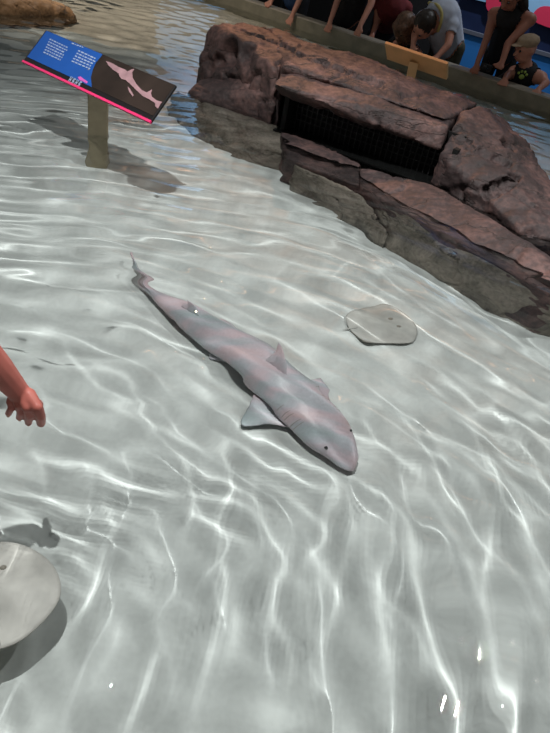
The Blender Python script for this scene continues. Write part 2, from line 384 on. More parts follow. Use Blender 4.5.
# the slot: a black recess behind a barred grate
gA, gB = at(284, 126, .02), at(443, 182, .02)
gd = (gB-gA).normalized(); gn = Vector((-gd.y, gd.x, 0))          # into the rock
L = (gB-gA).length
rot = Matrix((gd, gn, Vector((0, 0, 1)))).transposed()
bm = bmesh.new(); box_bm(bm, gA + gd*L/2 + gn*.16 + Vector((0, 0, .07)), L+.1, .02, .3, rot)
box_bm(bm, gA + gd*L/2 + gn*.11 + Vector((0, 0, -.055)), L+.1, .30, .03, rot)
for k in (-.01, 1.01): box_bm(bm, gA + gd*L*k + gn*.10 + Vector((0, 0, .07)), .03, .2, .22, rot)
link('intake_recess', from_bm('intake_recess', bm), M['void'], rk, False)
bm = bmesh.new()
for i in range(30): box_bm(bm, gA + gd*L*(i+.5)/30 + gn*.105 + Vector((0, 0, .075)), .006, .012, .19, rot)
for z in (.03, .065, .10, .135): box_bm(bm, gA + gd*L/2 + gn*.11 + Vector((0, 0, z)), L, .008, .005, rot)
tag(link('intake_grate', from_bm('intake_grate', bm), M['grate'], rk, False), 'black crossed bars over the dark slot')
# brown ledge at the far left, and the sandy shallows behind it
bl = boulder('rock_ledge', None, M['brown_rock'], [(-30, 14, .0), (30, 15, .0), (62, 16, .0), (76, 13, .02), (62, 6, .07), (45, 2, .09), (0, -4, .12), (-30, -8, .12), (40, -6, .04)], .03, .03, 12, -.42)
tag(bl, 'low orange brown rock ledge at the far edge beyond the blue sign', 'rock')
sv = [at(-40, 40, -.4), at(60, 34, -.4), at(140, 40, -.4), at(200, 46, -.4), at(230, 30, -.3)]
bm = bmesh.new()
sand_pts = [(-4.2, 6.1), (-2.6, 5.9), (-1.9, 5.7), (-1.25, 5.9), (-.9, 6.6), (-.9, 7.6), (-1.6, 8.4), (-4.6, 9.8), (-5.0, 7.2)]
cx_, cy_ = -2.7, 7.4
lay = []
for f, z in ((1.12, -.425), (1.0, -.36), (.85, -.2), (.6, -.07), (.3, -.03)):
    lay.append([Vector((cx_ + (x-cx_)*f, cy_ + (y-cy_)*f, z)) for x, y in catmull([(a, b, 0) for a, b in sand_pts], 48, True) for x, y in [(x, y)]] if False else
               [Vector((cx_ + (v.x-cx_)*f, cy_ + (v.y-cy_)*f, z)) for v in catmull([(a, b, 0) for a, b in sand_pts], 48, True)])
vs = [[bm.verts.new(p) for p in l] for l in lay]
for a, b in zip(vs, vs[1:]):
    for k in range(48): bm.faces.new((a[k], a[(k+1) % 48], b[(k+1) % 48], b[k]))
bm.faces.new(vs[-1])
tag(link('sand_bank', from_bm('sand_bank', bm), M['sand']), kind='structure')

# ------------------------------------------------------------------ the information sign
PC = at(95, 135, 0)
sg = tag(empty('information_sign', (PC.x, PC.y, DEEP)), 'slanted blue and dark brown information sign with pink edge on a post in the water', 'sign')
BL, BR = at(22, 62, .225), at(150, 123, .225)
TL, TR = at(47, 30, .365), at(175, 85, .365)
e1 = BR-BL; e2 = ((TL-BL)+(TR-BR))*.5
sn = e1.cross(e2).normalized()
def sp(px, py, lift=0):
    """photo pixel -> point on the sign board"""
    d = Vector(ray(px, py)); o = Vector((0, 0, H)); t = (BL-o).dot(sn)/d.dot(sn); return o + d*t + sn*lift
BRc, TLc, TRc = BR, BL+e2, BR+e2
bm = bmesh.new()
q = [BL, BR, TRc, TLc]; up = [p - sn*.0 for p in q]; dn = [p - sn*.012 for p in q]
vs = [bm.verts.new(p) for p in up+dn]
for f in ((0, 1, 2, 3), (7, 6, 5, 4), (0, 4, 5, 1), (1, 5, 6, 2), (2, 6, 7, 3), (3, 7, 4, 0)): bm.faces.new([vs[i] for i in f])
bmesh.ops.recalc_face_normals(bm, faces=bm.faces); bevel_all(bm, .004)
board = link('board', from_bm('board', bm), M['black'], sg, False)
def plate(name, pts, lift, mat, parent, th=.002, flat=True):
    bm = bmesh.new(); a = [bm.verts.new(p + sn*lift) for p in pts]; b = [bm.verts.new(p + sn*(lift-th)) for p in pts]
    n = len(pts); bm.faces.new(a); bm.faces.new(list(reversed(b)))
    for i in range(n): bm.faces.new((a[i], b[i], b[(i+1) % n], a[(i+1) % n]))
    return link(name, from_bm(name, bm), mat, parent, False)
uv = lambda u, v: BL + e1*u + e2*v
curve = [sp(106, 53), sp(101, 57), sp(96, 63), sp(93, 70), sp(91, 78), sp(91, 86)]
cuv = lambda p: (((p-BL).dot(e1))/e1.length_squared, (p-BL).dot(e2)/e2.length_squared)
tag(plate('blue_panel', [uv(.012, .17), uv(.55, .17)] + list(reversed(curve))[1:-1] + [uv(.475, .985), uv(.012, .985)], .002, M['blue'], board), 'blue text half')
tag(plate('photo_panel', [uv(.55, .17), uv(.993, .17), uv(.993, .985), uv(.475, .985)] + curve[1:-1], .0015, M['brown'], board), 'dark brown picture half')
tag(plate('edge_strip', [uv(.0, .0), uv(1, .0), uv(1, .055), uv(0, .055)], .004, M['pink'], board, .012), 'bright pink lower edge')
# two columns of small print, too small to read: rows of broken strokes
bm = bmesh.new()
def row(x0, y0, x1, y1):
    a, b = sp(x0, y0, .003), sp(x1, y1, .003); d = b-a; n = d.length; d.normalize(); w = e2.normalized()*.0042
    t = 0
    while t < n-.006:
        l = random.uniform(.008, .024); l = min(l, n-t)
        p, r = a + d*t, a + d*(t+l)
        bm.faces.new([bm.verts.new(x) for x in (p-w*.75, r-w*.75, r+w*.75, p+w*.75)]); t += l + .006
for i in range(6): row(48.5-1.2*i+1.5, 39.5+2.6*i, 69-1.6*i, 48.5+2.4*i)
for i in range(5): row(77.5-1.6*i+1, 51+2.6*i, 97-1.5*i, 59.5+2.5*i)
row(72, 43.5, 84, 48)
link('lettering', from_bm('lettering', bm), M['white'], board, False)
bm = bmesh.new()
for i in range(4):                                                    # block letters of the small white mark
    p = sp(70.5+3.1*i, 80+1.5*i, .003); a = e1.normalized()*.0075; b = e2.normalized()*.016; t = .42
    for (u0, v0, u1, v1) in ((-1, -1, -t, 1), (t, -1, 1, 1), (-1, -.25, 1, .25)) if i % 2 == 0 else ((-1, .5, 1, 1), (-1, -.25, 1, .25), (-1, -1, 1, -.5), (-1, 0, -t, 1), (t, -1, 1, 0)):
        bm.faces.new([bm.verts.new(p + a*u + b*v) for u, v in ((u0, v0), (u1, v0), (u1, v1), (u0, v1))])
tag(link('logo', from_bm('logo', bm), M['white'], board, False), 'small white block lettered mark')
plate('logo_wave', [sp(78, 77.5), sp(81, 77), sp(85, 80), sp(88, 82), sp(87, 84), sp(83, 81.5), sp(80, 80.5)], .0035, M['magenta'], board)
body = [(106.5, 61.5), (112, 63.5), (119, 67.5), (125, 70), (128, 72), (131, 70.5), (134.5, 69.3), (132.5, 73), (133, 78), (137, 85), (142, 90.5), (147, 93), (150, 91.5), (152.3, 90),
        (151.3, 93.5), (152, 97), (157, 101), (162.5, 102.5), (160.5, 105), (158.3, 109), (155.8, 107), (155.5, 103.5), (149, 99.5), (143, 96.5), (136, 90), (130, 84), (126, 80.5), (122, 79.5), (120, 77), (119, 74), (113, 70), (109, 66)]
tag(plate('printed_shark', [sp(*p) for p in body], .004, M['print_shark'], board), 'pale pink shark in the picture')
plate('printed_shark', [sp(*p) for p in [(128, 87), (130.5, 89.5), (134, 95.5), (133, 97), (129.5, 92)]], .004, M['print_shark'], board)
# square post
bm = bmesh.new(); pr = Matrix.Rotation(.30, 3, 'Z')
ph = .30
box_bm(bm, Vector((PC.x, PC.y+.045, (DEEP+ph)/2)), .094, .094, ph-DEEP, pr); bevel_all(bm, .006)
link('post', from_bm('post', bm), M['post'], sg, False)

# second sign, seen from behind
Q = at(411, 88, 0)
bs = tag(empty('sign_back', (Q.x, Q.y, DEEP)), 'plain tan back of a second sign standing behind the rock', 'sign')
c0 = Q.dot(WN)
cn = [onw(384.5, 43.5, c0-.10), onw(447, 64.5, c0-.10), onw(446.5, 80, c0+.06), onw(387, 59.5, c0+.06)]
bm = bmesh.new(); bn = (cn[1]-cn[0]).cross(cn[3]-cn[0]).normalized()
vs = [bm.verts.new(p) for p in cn] + [bm.verts.new(p + bn*.025) for p in cn]
for f in ((0, 1, 2, 3), (7, 6, 5, 4), (0, 4, 5, 1), (1, 5, 6, 2), (2, 6, 7, 3), (3, 7, 4, 0)): bm.faces.new([vs[i] for i in f])
bmesh.ops.recalc_face_normals(bm, faces=bm.faces); bevel_all(bm, .004)
link('board', from_bm('board', bm), M['tan'], bs, False)
pt = onw(414, 62, c0-.02)
bm = bmesh.new(); add_hull(bm, [p + Vector((a, b, 0)) for p in (Vector((Q.x, Q.y, DEEP)), pt) for a in (-.036, .036) for b in (-.036, .036)])
link('post', from_bm('post', bm), M['tan'], bs, False)

# ------------------------------------------------------------------ the shark
sections = [  # left outline pixel, right outline pixel (tail to head), height factor, extra lift
    ((129.2, 253.5), (130.8, 252.5), 1.0, .07), ((131.5, 262), (133.2, 261), 1.6, .06), ((137, 275.5), (140, 273.5), 1.3, .032), ((147, 290), (152.5, 286), 1.05, .026),
    ((160, 302.5), (168, 296.5), .95, .018), ((176, 317.5), (187.5, 306), .9, .014), ((194, 333), (206.5, 317.5), .88, .014), ((211, 348.5), (226, 327.5), .86, .014),
    ((233, 365), (255, 341), .85, .014), ((249, 380), (275, 355), .84, .014), ((265, 396), (293, 370), .82, .014), ((280, 411), (310, 386), .78, .014),
    ((295, 428), (325, 401), .74, .014), ((309, 444), (339, 417), .68, .014), ((323, 456.5), (351, 434), .6, .014), ((333, 463.5), (357.5, 446.5), .5, .016), ((342.5, 468.5), (360, 455.5), .42, .018), ((349.5, 470), (359.5, 462), .38, .018)]
def ring_data(l, r, hf, lift):
    z = -.36
    for _ in range(4):
        a, b = at(*l, z), at(*r, z); hw = (b-a).length/2; hh = hw*hf; z = DEEP + lift + hh
    return [(a.x+b.x)/2, (a.y+b.y)/2, z, hw, hh]
RD = np.array([ring_data(*s) for s in sections]); NS, NA = 90, 28
def cm_n(P, n):
    return np.array([list(p) for p in catmull(P.tolist(), n)]) if P.shape[1] == 3 else np.hstack([np.array([list(x) for x in catmull(P[:, :3].tolist(), n)]), np.array([list(x) for x in catmull(np.hstack([P[:, 3:], P[:, :1]]).tolist(), n)])[:, :2]])
RS = cm_n(RD, NS); RS[:, 3:] = np.maximum(RS[:, 3:], .002)
sh = tag(empty('shark', (RD[11][0], RD[11][1], DEEP)), 'slender mauve grey shark gliding just above the pale pool floor', 'shark')
V, Fc, FR = [], [], []
for i in range(NS):
    c = Vector(RS[i, :3]); t = Vector(RS[min(i+1, NS-1), :3]) - Vector(RS[max(i-1, 0), :3]); t.normalize()
    side = t.cross(Vector((0, 0, 1))).normalized(); upv = side.cross(t).normalized(); FR.append((c, t, side, upv, RS[i, 3], RS[i, 4]))
    for k in range(NA):
        a = 2*math.pi*k/NA; ca, sa = math.cos(a), math.sin(a)
        sa2 = sa if sa > 0 else sa*.75
        V.append(c + side*(math.copysign(abs(ca)**.9, ca)*RS[i, 3]) + upv*(math.copysign(abs(sa2)**1.05, sa2)*RS[i, 4]))
for i in range(NS-1):
    for k in range(NA): Fc.append((i*NA+k, i*NA+(k+1) % NA, (i+1)*NA+(k+1) % NA, (i+1)*NA+k))
V += [FR[0][0] - FR[0][1]*.003, FR[-1][0] + FR[-1][1]*FR[-1][4]*.55]
for k in range(NA): Fc.append((len(V)-2, (k+1) % NA, k)); Fc.append((len(V)-1, (NS-1)*NA+k, (NS-1)*NA+(k+1) % NA))
bm = bmesh.new(); bmv = [bm.verts.new(v) for v in V]
for f in Fc: bm.faces.new([bmv[i] for i in f])
body_o = link('body', from_bm('body', bm), M['shark'], sh)
def fin(name, outline, th, mat, parent, n=40, label=None):
    O = catmull(outline, n, True); c = sum(O, Vector())/n
    nr = Vector()
    for i in range(n): nr += (O[i]-c).cross(O[(i+1) % n]-c)
    nr.normalize(); bm = bmesh.new()
    rings = []
    for f, h in ((1, 0), (.93, .35), (.75, .7), (.4, 1)):
        rings.append(([bm.verts.new(c + (p-c)*f + nr*th*h) for p in O], [bm.verts.new(c + (p-c)*f - nr*th*h) for p in O] if h else None))
    rings[0] = (rings[0][0], rings[0][0])
    for (a0, b0), (a1, b1) in zip(rings, rings[1:]):
        for i in range(n):
            j = (i+1) % n; bm.faces.new((a0[i], a0[j], a1[j], a1[i])); bm.faces.new((b0[j], b0[i], b1[i], b1[j]))
    ta, tb = bm.verts.new(c + nr*th), bm.verts.new(c - nr*th)
    for i in range(n):
        j = (i+1) % n; bm.faces.new((rings[-1][0][i], rings[-1][0][j], ta)); bm.faces.new((rings[-1][1][j], rings[-1][1][i], tb))
    o = link(name, from_bm(name, bm), mat, parent)
    if label: o['label'] = label
    return o
zf = DEEP + .04
fin('pectoral_fin', [at(296, 423, zf+.012), at(272, 400, zf+.012), at(258, 391, zf+.01), at(251, 402, zf), at(243.5, 415, zf-.018), at(240.5, 425, zf-.03), at(252, 427.5, zf-.022), at(274, 427, zf-.005)], .005, M['shark'], sh)
fin('pectoral_fin', [at(309, 385, zf+.012), at(324, 404, zf+.012), at(329, 400, zf+.005), at(326.5, 385, zf), at(323, 377, zf-.005), at(314, 381, zf)], .005, M['shark'], sh)
def frame_at(px, py):
    best = min(FR, key=lambda f: (Vector(projpix(f[0])) - Vector((px, py))).length); return best
def projpix(p):
    """photo pixel of an underwater point (search on the refracted mapping)"""
    x, y = 275, 366
    for _ in range(25):
        a = at(x, y, p.z); ex = at(x+1, y, p.z)-a; ey = at(x, y+1, p.z)-a; d = p-a
        det = ex.x*ey.y - ex.y*ey.x
        x += max(-80, min(80, (d.x*ey.y - d.y*ey.x)/det)); y += max(-80, min(80, (ex.x*d.y - ex.y*d.x)/det))
    return (x, y)
def top_at(px, py, back=0):
    f = frame_at(px, py); return f[0] + f[3]*f[5]*.85 - f[1]*back
def up_fin(p_front, p_back, h, lean, sweep):
    a, b = top_at(*p_front), top_at(*p_back); f = frame_at(*p_back)
    tip = b + f[3]*h + f[2]*lean - f[1]*sweep
    m = a.lerp(tip, .55) + f[1]*.006 + f[3]*h*.12
    fin('dorsal_fin', [a - f[3]*.006, m, tip, tip.lerp(b, .5) + f[1]*.012, b - f[1]*sweep*.9 + f[3]*.004, b - f[3]*.006, a.lerp(b, .5) - f[3]*.008], .0045, M['shark'], sh)
up_fin((283, 387), (264, 366), .07, -.055, -.002)
up_fin((203, 328), (187, 314), .036, -.02, .02)
fin('pelvic_fin', [at(233, 362, zf), at(221, 352, zf), at(213, 348, zf-.004), at(210.5, 356, zf-.02), at(212, 362, zf-.024), at(224, 363.5, zf-.015)], .004, M['shark'], sh)
fin('pelvic_fin', [at(233, 329, zf+.01), at(220, 323, zf+.01), at(214, 321, zf), at(222, 321, zf-.01), at(231, 325, zf-.005)], .004, M['shark'], sh)
fin('anal_fin', [at(181, 318, zf), at(172, 312, zf), at(166, 309, zf-.01), at(170, 315, zf-.02), at(176, 320, zf-.015)], .003, M['shark'], sh, 24)
tz = DEEP+.075
fin('tail_fin', [at(151, 290, tz), at(140, 275, tz+.012), at(133, 261, tz+.03), at(129.5, 252, tz+.05), at(131.5, 264, tz+.012), at(131, 269, tz-.004), at(140, 279, tz-.006)], .003, M['shark'], sh, 36)
def eye_on(parent, f, side, r, name='eye', up=.5):
    bm = bmesh.new(); p = f[0] + f[2]*side*f[4]*.79 + f[3]*f[5]*up; add_ell(bm, p, (r, r, r)); link(name, from_bm(name, bm), M['eye'], parent)
fe = frame_at(338, 437)
eye_on(sh, fe, -1 if projpix(fe[0] - fe[2]*.02)[0] < projpix(fe[0])[0] else 1, .0055, up=.6)
eye_on(sh, fe, 1 if projpix(fe[0] - fe[2]*.02)[0] < projpix(fe[0])[0] else -1, .0055, up=.6)
for s in (-1, 1):                                                       # five gill slits each side
    for k in range(5):
        bm = bmesh.new(); f = frame_at(318-4.2*k, 420-4.4*k)
        pts = [f[0] + f[2]*s*f[4]*math.cos(a)*1.0 + f[3]*f[5]*math.sin(a)*1.0 for a in (.15, .35, .55, .75)]
        for a, b in zip(pts, pts[1:]): add_capsule(bm, a, .001, b, .001)
        link('gill_slit', from_bm('gill_slit', bm), M['ray_edge'], sh)

# ------------------------------------------------------------------ rays
def stingray(name, label, cx, cy, z, R, heading, dome, mat, shape, tail=None, bend=.02):
    root = tag(empty(name, (cx, cy, DEEP)), label, 'ray'); NT, NR = 72, 14
    bm = bmesh.new(); top, bot = [], []
    def pt(th, f): r = shape(th)*R*f; return Vector((cx + r*math.cos(th+heading), cy + r*math.sin(th+heading), 0))
    for j in range(1, NR+1):
        f = j/NR
        rt, rb = [], []
        for k in range(NT):
            th = 2*math.pi*k/NT; p = pt(th, f)
            flap = .006*math.sin(3*th+1)*f*f
            hz = dome*((1-f*f)**1.4)*1.0 + dome*.5*math.exp(-(f/.35)**2)
            rt.append(bm.verts.new(p + Vector((0, 0, z + hz + flap + .003))))
            rb.append(bm.verts.new(p + Vector((0, 0, z - .012*(1-f**4) + flap))))
        top.append(rt); bot.append(rb)
    ct, cb = bm.verts.new((cx, cy, z+dome*1.5+.003)), bm.verts.new((cx, cy, z-.012))
    for k in range(NT):
        n = (k+1) % NT; bm.faces.new((ct, top[0][k], top[0][n])); bm.faces.new((cb, bot[0][n], bot[0][k]))
        for j in range(NR-1):
            bm.faces.new((top[j][k], top[j+1][k], top[j+1][n], top[j][n])); bm.faces.new((bot[j][n], bot[j+1][n], bot[j+1][k], bot[j][k]))
        bm.faces.new((top[-1][k], bot[-1][k], bot[-1][n], top[-1][n]))
    o = link('body', from_bm('body', bm), mat, root); o.data.materials.append(M['ray_edge'])
    for p in o.data.polygons:
        if math.hypot(p.center.x-cx, p.center.y-cy) > R*.972*shape(math.atan2(p.center.y-cy, p.center.x-cx)-heading): p.material_index = 1
    h = Vector((math.cos(heading), math.sin(heading), 0)); s = Vector((-h.y, h.x, 0)); c = Vector((cx, cy, z))
    for k in (-1, 1):
        bm = bmesh.new(); add_ell(bm, c + h*R*.42 + s*k*R*.16 + Vector((0, 0, dome*.95)), (R*.055,)*3); link('eye', from_bm('eye', bm), M['ray_edge'], root)
    if tail:
        bm = bmesh.new(); pts = catmull([c - h*R*.85, c - h*(R+tail*.4) + s*bend*.4, c - h*(R+tail) + s*bend], 14)
        for i, (a, b) in enumerate(zip(pts, pts[1:])): add_capsule(bm, a, .008*(1-i/15), b, .008*(1-(i+1)/15))
        link('tail', remeshed('tail', bm, .0035, 2), mat, root)
    return root
rc = at(-6, 593, -.27)
stingray('stingray', 'round pale stingray swimming in the water below the reaching hand', rc.x, rc.y, -.27, .122, math.radians(118), .018, M['ray'], lambda t: 1 - .05*math.cos(2*t) + .02*math.cos(3*t), .2, .22)
r2 = at(382, 325, DEEP+.01)
stingray('stingray', 'small pale ray lying flat on the pool floor beside the shark and rock', r2.x, r2.y, DEEP+.013, .142, math.radians(35), .012, M['ray_small'], lambda t: 1 + .10*math.cos(2*t) - .05*math.cos(3*t+.5) + .04*math.cos(5*t), .05)

# ------------------------------------------------------------------ people
def person(label, caps, head=None, skin='skin', wear=(), voxel=.014, ells=(), hair=None, extras=None, base=None, group=None):
    """caps: (tag, a, ra, b, rb); head: (centre, radius, facing, up); wear: (name, material, {tag: (t0, t1)}, inflate)"""
    base = base or Vector((caps[0][1].x, caps[0][1].y, -.66))
    root = tag(empty('person', base), label, 'person', group)
    bm = bmesh.new()
    for t, a, ra, b, rb in caps: add_capsule(bm, a, ra, b, rb)
    for c, r, ro in ells: add_ell(bm, c, r, ro)
    if head:
        hc, hr, fw, upv = head; fw = fw.normalized(); sd = upv.cross(fw).normalized(); u = fw.cross(sd).normalized()
        R = Matrix((sd, fw, u)).transposed()
        P = lambda x, y, z: hc + R @ Vector((x*hr, y*hr, z*hr))
        add_ell(bm, hc + u*hr*.12, (hr*.80, hr*.97, hr*.98), R)          # skull
        add_ell(bm, P(0, .22, -.52), (hr*.60, hr*.66, hr*.60), R)        # jaw
        add_capsule(bm, P(0, .88, .05), hr*.10, P(0, 1.13, -.22), hr*.16)  # nose
        for k in (-1, 1):
            add_ell(bm, P(.80*k, -.05, -.08), (hr*.10, hr*.2, hr*.28), R)
            add_ell(bm, P(.34*k, .80, .2), (hr*.25, hr*.14, hr*.1), R)
        add_ell(bm, P(0, .86, -.55), (hr*.28, hr*.12, hr*.1), R)
    me = remeshed('body', bm, voxel, 3); bo = link('body', me, M[skin], root)
    segs = [(t, np.array(a), np.array(b), ra, rb) for t, a, ra, b, rb in caps]
    co = np.empty(len(me.vertices)*3); me.vertices.foreach_get('co', co); co = co.reshape(-1, 3)
    nm = np.empty(len(me.vertices)*3); me.vertices.foreach_get('normal', nm); nm = nm.reshape(-1, 3)
    bd = np.full(len(co), 9.); bi = np.zeros(len(co), int); bt = np.zeros(len(co))
    for i, (t, a, b, ra, rb) in enumerate(segs):
        ab = b-a; tt = np.clip(((co-a)@ab)/max(1e-9, ab@ab), 0, 1); d = np.linalg.norm(co-(a+tt[:, None]*ab), axis=1) - (ra+(rb-ra)*tt)
        m = d < bd; bd[m] = d[m]; bi[m] = i; bt[m] = tt[m]
    if head:
        dh = np.linalg.norm(co-np.array(head[0]), axis=1) < head[1]*1.15; bi[dh] = -1
    for nme, mat, zones, infl in wear:
        ok = np.zeros(len(co), bool)
        for i, sgm in enumerate(segs):
            if sgm[0] in zones:
                z0, z1 = zones[sgm[0]]; ok |= (bi == i) & (bt >= z0) & (bt <= z1)
        faces = [list(p.vertices) for p in me.polygons if all(ok[v] for v in p.vertices)]
        if not faces: continue
        used = sorted({v for f in faces for v in f}); mp = {v: k for k, v in enumerate(used)}
        cl = mesh(nme, [co[v] + nm[v]*infl for v in used], [[mp[v] for v in f] for f in faces])
        o = link(nme, cl, M[mat], root); so = o.modifiers.new('thickness', 'SOLIDIFY'); so.thickness = min(.01, infl*.8); so.offset = -1
    if head:
        for k in (-1, 1):
            bm = bmesh.new(); add_ell(bm, P(.34*k, .86, .06), (hr*.11,)*3); link('eye', from_bm('eye', bm), M['eye'], root)
        bm = bmesh.new(); add_ell(bm, P(0, .93, -.52), (hr*.24, hr*.06, hr*.05), R); link('mouth', from_bm('mouth', bm), M['lips'], root)
        if hair:
            bm = bmesh.new(); add_ell(bm, P(0, -.14, .22), (hr*.92, hr*1.0, hr*1.02), R)
            for a, ra, b, rb in hair[1](P): add_capsule(bm, a, ra*hr, b, rb*hr)
            hm = remeshed('hair', bm, .013, 2)
            for v in hm.vertices: v.co += v.normal*.006*noise.noise(Vector((v.co.x*60, v.co.y*60, v.co.z*14)))
            link('hair', hm, M[hair[0]], root)
    if extras: extras(root, locals())
    return root
def arm_hand(tagp, sh_, el, wr, tip, r=(.045, .034, .023), spread=Vector((1, 0, 0)), palm_dir=None):
    """upper arm, forearm, palm, four fingers and a thumb"""
    d = (tip-wr); l = d.length; d.normalize(); sp_ = (spread - d*spread.dot(d)).normalized()
    kn = wr + d*l*.5; w = r[2]*1.15
    out = [('upper_'+tagp, sh_, r[0], el, r[1]), ('fore_'+tagp, el, r[1], wr, r[2]), ('hand_'+tagp, wr, r[2]*.9, kn + sp_*w*.6, r[2]*.62), ('hand_'+tagp, wr, r[2]*.9, kn - sp_*w*.6, r[2]*.62)]
    for k, f in enumerate((.78, .98, 1.0, .88)):
        b = kn + sp_*w*(k-1.5)*.82; out.append(('hand_'+tagp, b, r[2]*.4, b + d*l*.5*f + sp_*w*(k-1.5)*.25, r[2]*.32))
    out.append(('hand_'+tagp, wr + sp_*w*.7 + d*l*.12, r[2]*.5, wr + sp_*w*1.75 + d*l*.45, r[2]*.36))
    return out
def lower(hip, c, foot_dx=.11, lean=0.0, rt=.085):
    out = []
    for k in (-1, 1):
        h = hip + WD*k*.09; f = Vector((h.x, h.y, -.60)) + WD*k*.03 + WN*lean; kn = (h+f)/2 + WN*(-.02)
        out += [('thigh', h, rt, kn, rt*.68), ('shin', kn, rt*.68, f, rt*.45), ('foot_%d' % k, f, rt*.5, f - WN*.13 + Vector((0, 0, -.012)), rt*.4)]
    return out

SHOES = [('shoe', 'black_cloth', {'foot_%d' % k: (0, 1)}, .008) for k in (-1, 1)]
# --- the arm that reaches in from the left
kn = [at(11.5, 402, .100), at(19.5, 405, .105), at(27.5, 407.5, .110), at(37.5, 407.5, .114)]
tips = [at(8.5, 413.5, .062), at(19.5, 417.5, .052), at(28.5, 422.5, .042), at(41, 423, .046)]
wr = at(20.5, 394, .122); el = at(-62, 300, .36); shd = Vector((-1.17, 1.12, .66))
pel = Vector((-1.42, 1.0, .02)); che = Vector((-1.36, 1.05, .55)); nek = Vector((-1.30, 1.12, .72))
caps = [('torso', pel, .12, che, .135), ('shoulder', che, .11, shd, .062), ('shoulder', che, .11, Vector((-1.42, 1.30, .62)), .06),
        ('neck', che, .07, nek + Vector((.02, .02, .05)), .045), ('upper_near', shd, .055, el, .042), ('fore_near', el, .041, wr.lerp(el, .30), .032), ('fore_near', wr.lerp(el, .30), .032, wr, .0235)]
for b in kn: caps.append(('hand', wr + (b-kn[1])*.45, .0168, b, .0118))
for i, (b, t) in enumerate(zip(kn, tips)):
    mid = b.lerp(t, .5) + Vector((.006, -.006, .006)); r0 = (.0082, .0088, .0092, .0112)[i]
    caps += [('hand', b, r0*1.12, mid, r0), ('hand', mid, r0, t, r0*.95)]
th0 = at(31, 399, .112); th1 = at(38, 404, .09) + Vector((-.004, .012, -.012)); th2 = at(39, 410, .066) + Vector((-.006, .012, -.01))
caps += [('hand', th0, .013, th1, .0105), ('hand', th1, .0105, th2, .0088)]
for k in (-1, 1):
    h = pel + Vector((-.02, .085*k, -.02)); f = Vector((-1.40, 1.0 + .1*k, -.61)); q = (h+f)/2
    caps += [('thigh', h, .085, q, .06), ('shin', q, .06, f, .038), ('foot_%d' % k, f, .038, f + Vector((.12, 0, -.008)), .032)]
othr = Vector((-1.42, 1.30, .62)); ol = Vector((-1.36, 1.42, .36)); ow = Vector((-1.18, 1.44, .16))
caps += [('upper_far', othr, .05, ol, .04), ('fore_far', ol, .038, ow, .024), ('hand', ow, .022, ow + Vector((.08, 0, -.02)), .017)]
def nails(root, env):
    for t, b in zip(tips, kn):
        bm = bmesh.new(); d = (t-b).normalized(); o_ = Vector((.45, -.75, .5)); o_ = (o_ - d*o_.dot(d)).normalized(); s_ = d.cross(o_)
        add_ell(bm, t + o_*.0066, (.0042, .0056, .0014), Matrix((s_, d, o_)).transposed()); link('nail', from_bm('nail', bm), M['nail'], root)
person('person at the near pool edge reaching a bare arm and hand over the water', caps, (nek + Vector((.10, .02, .17)), .105, Vector((.8, 0, -.45)), Vector((.3, 0, 1))), 'skin_red',
       [('shirt', 'navy_cloth', {'torso': (0, 1), 'shoulder': (0, 1), 'upper_near': (0, .3), 'upper_far': (0, .4), 'neck': (0, .2)}, .012), ('shorts', 'black_cloth', {'thigh': (0, .8)}, .012), *SHOES],
       .0032, (), ('dark_hair', lambda P: [(P(0, -.5, .3), .6, P(0, -.8, -.5), .35)]), nails, Vector((-1.40, 1.0, -.66)))

# --- visitors along the far wall: joints as (pixel, pixel, distance out from the wall)
Z = Vector((0, 0, 1))
def J(px, py, c): return onw(px, py, WC + c)
def far_arm(tagp, s, e, w, t, r=(.05, .038, .027)): return arm_hand(tagp, J(*s), J(*e), J(*w), J(*t), r, WD)
def visitor(label, hip_px, chest, neck, arms, wear, head=None, hair=None, skin='skin', tr=(.14, .16), extras=None, hipz=.22, width=.17, rt=.085, hipc=.44):
    ch, nk = J(*chest), J(*neck); hx = J(hip_px, 0, hipc); hp = Vector((hx.x, hx.y, hipz))
    caps = [('torso', hp, tr[0], ch, tr[1])]
    for k, a in enumerate(arms):
        s = J(*a[1]); caps.append(('shoulder', ch, tr[1]*.7, s, .062))
    caps.append(('neck', ch, .07, nk, .05))
    for a in arms: caps += far_arm(*a)
    caps += lower(hp, 0, rt=rt)
    return person(label, caps, head, skin, wear, .014, (), hair, extras, Vector((hp.x, hp.y, -.66)))
SH = {'torso': (0, 1), 'shoulder': (0, 1), 'upper_l': (0, .45), 'upper_r': (0, .45), 'neck': (0, .25)}
TANK = {'torso': (0, 1), 'shoulder': (0, .75), 'neck': (0, .12)}
TR = {'thigh': (0, 1), 'shin': (0, .9)}; SHO = {'foot': (0, 1)}
hd = lambda px, py, c, r, f, u=Z: (J(px, py, c), r, Vector(f), u)
DN = -WN*.7 - Z*.6
visitor('person in dark blue leaning on the wall left of the other arms', 296, (292, -48, .22), (288, -72, .12),
        [('l', (276, -42, .2), (276, -16, .14), (272, 0, .06), (265, 7, .0)), ('r', (308, -38, .2), (304, -10, .1), (292, 16, -.04), (287, 25, -.08))],
        [('shirt', 'blue_cloth', SH, .012), ('trousers', 'black_cloth', TR, .012), *SHOES], hd(284, -86, .05, .115, DN), ('dark_hair', lambda P: []))
visitor('person in black with both bare arms hanging straight over the wall', 352, (360, -42, .26), (355, -66, .14),
        [('l', (341, -34, .2), (339, -4, .12), (330, 22, -.04), (326.5, 33, -.07)), ('r', (377, -27, .2), (371, 4, .1), (360, 26, -.03), (356.5, 37, -.06))],
        [('shirt', 'black_cloth', SH, .012), ('trousers', 'black_cloth', TR, .012), *SHOES], hd(350, -80, .06, .115, DN), ('dark_hair', lambda P: []), tr=(.17, .19))
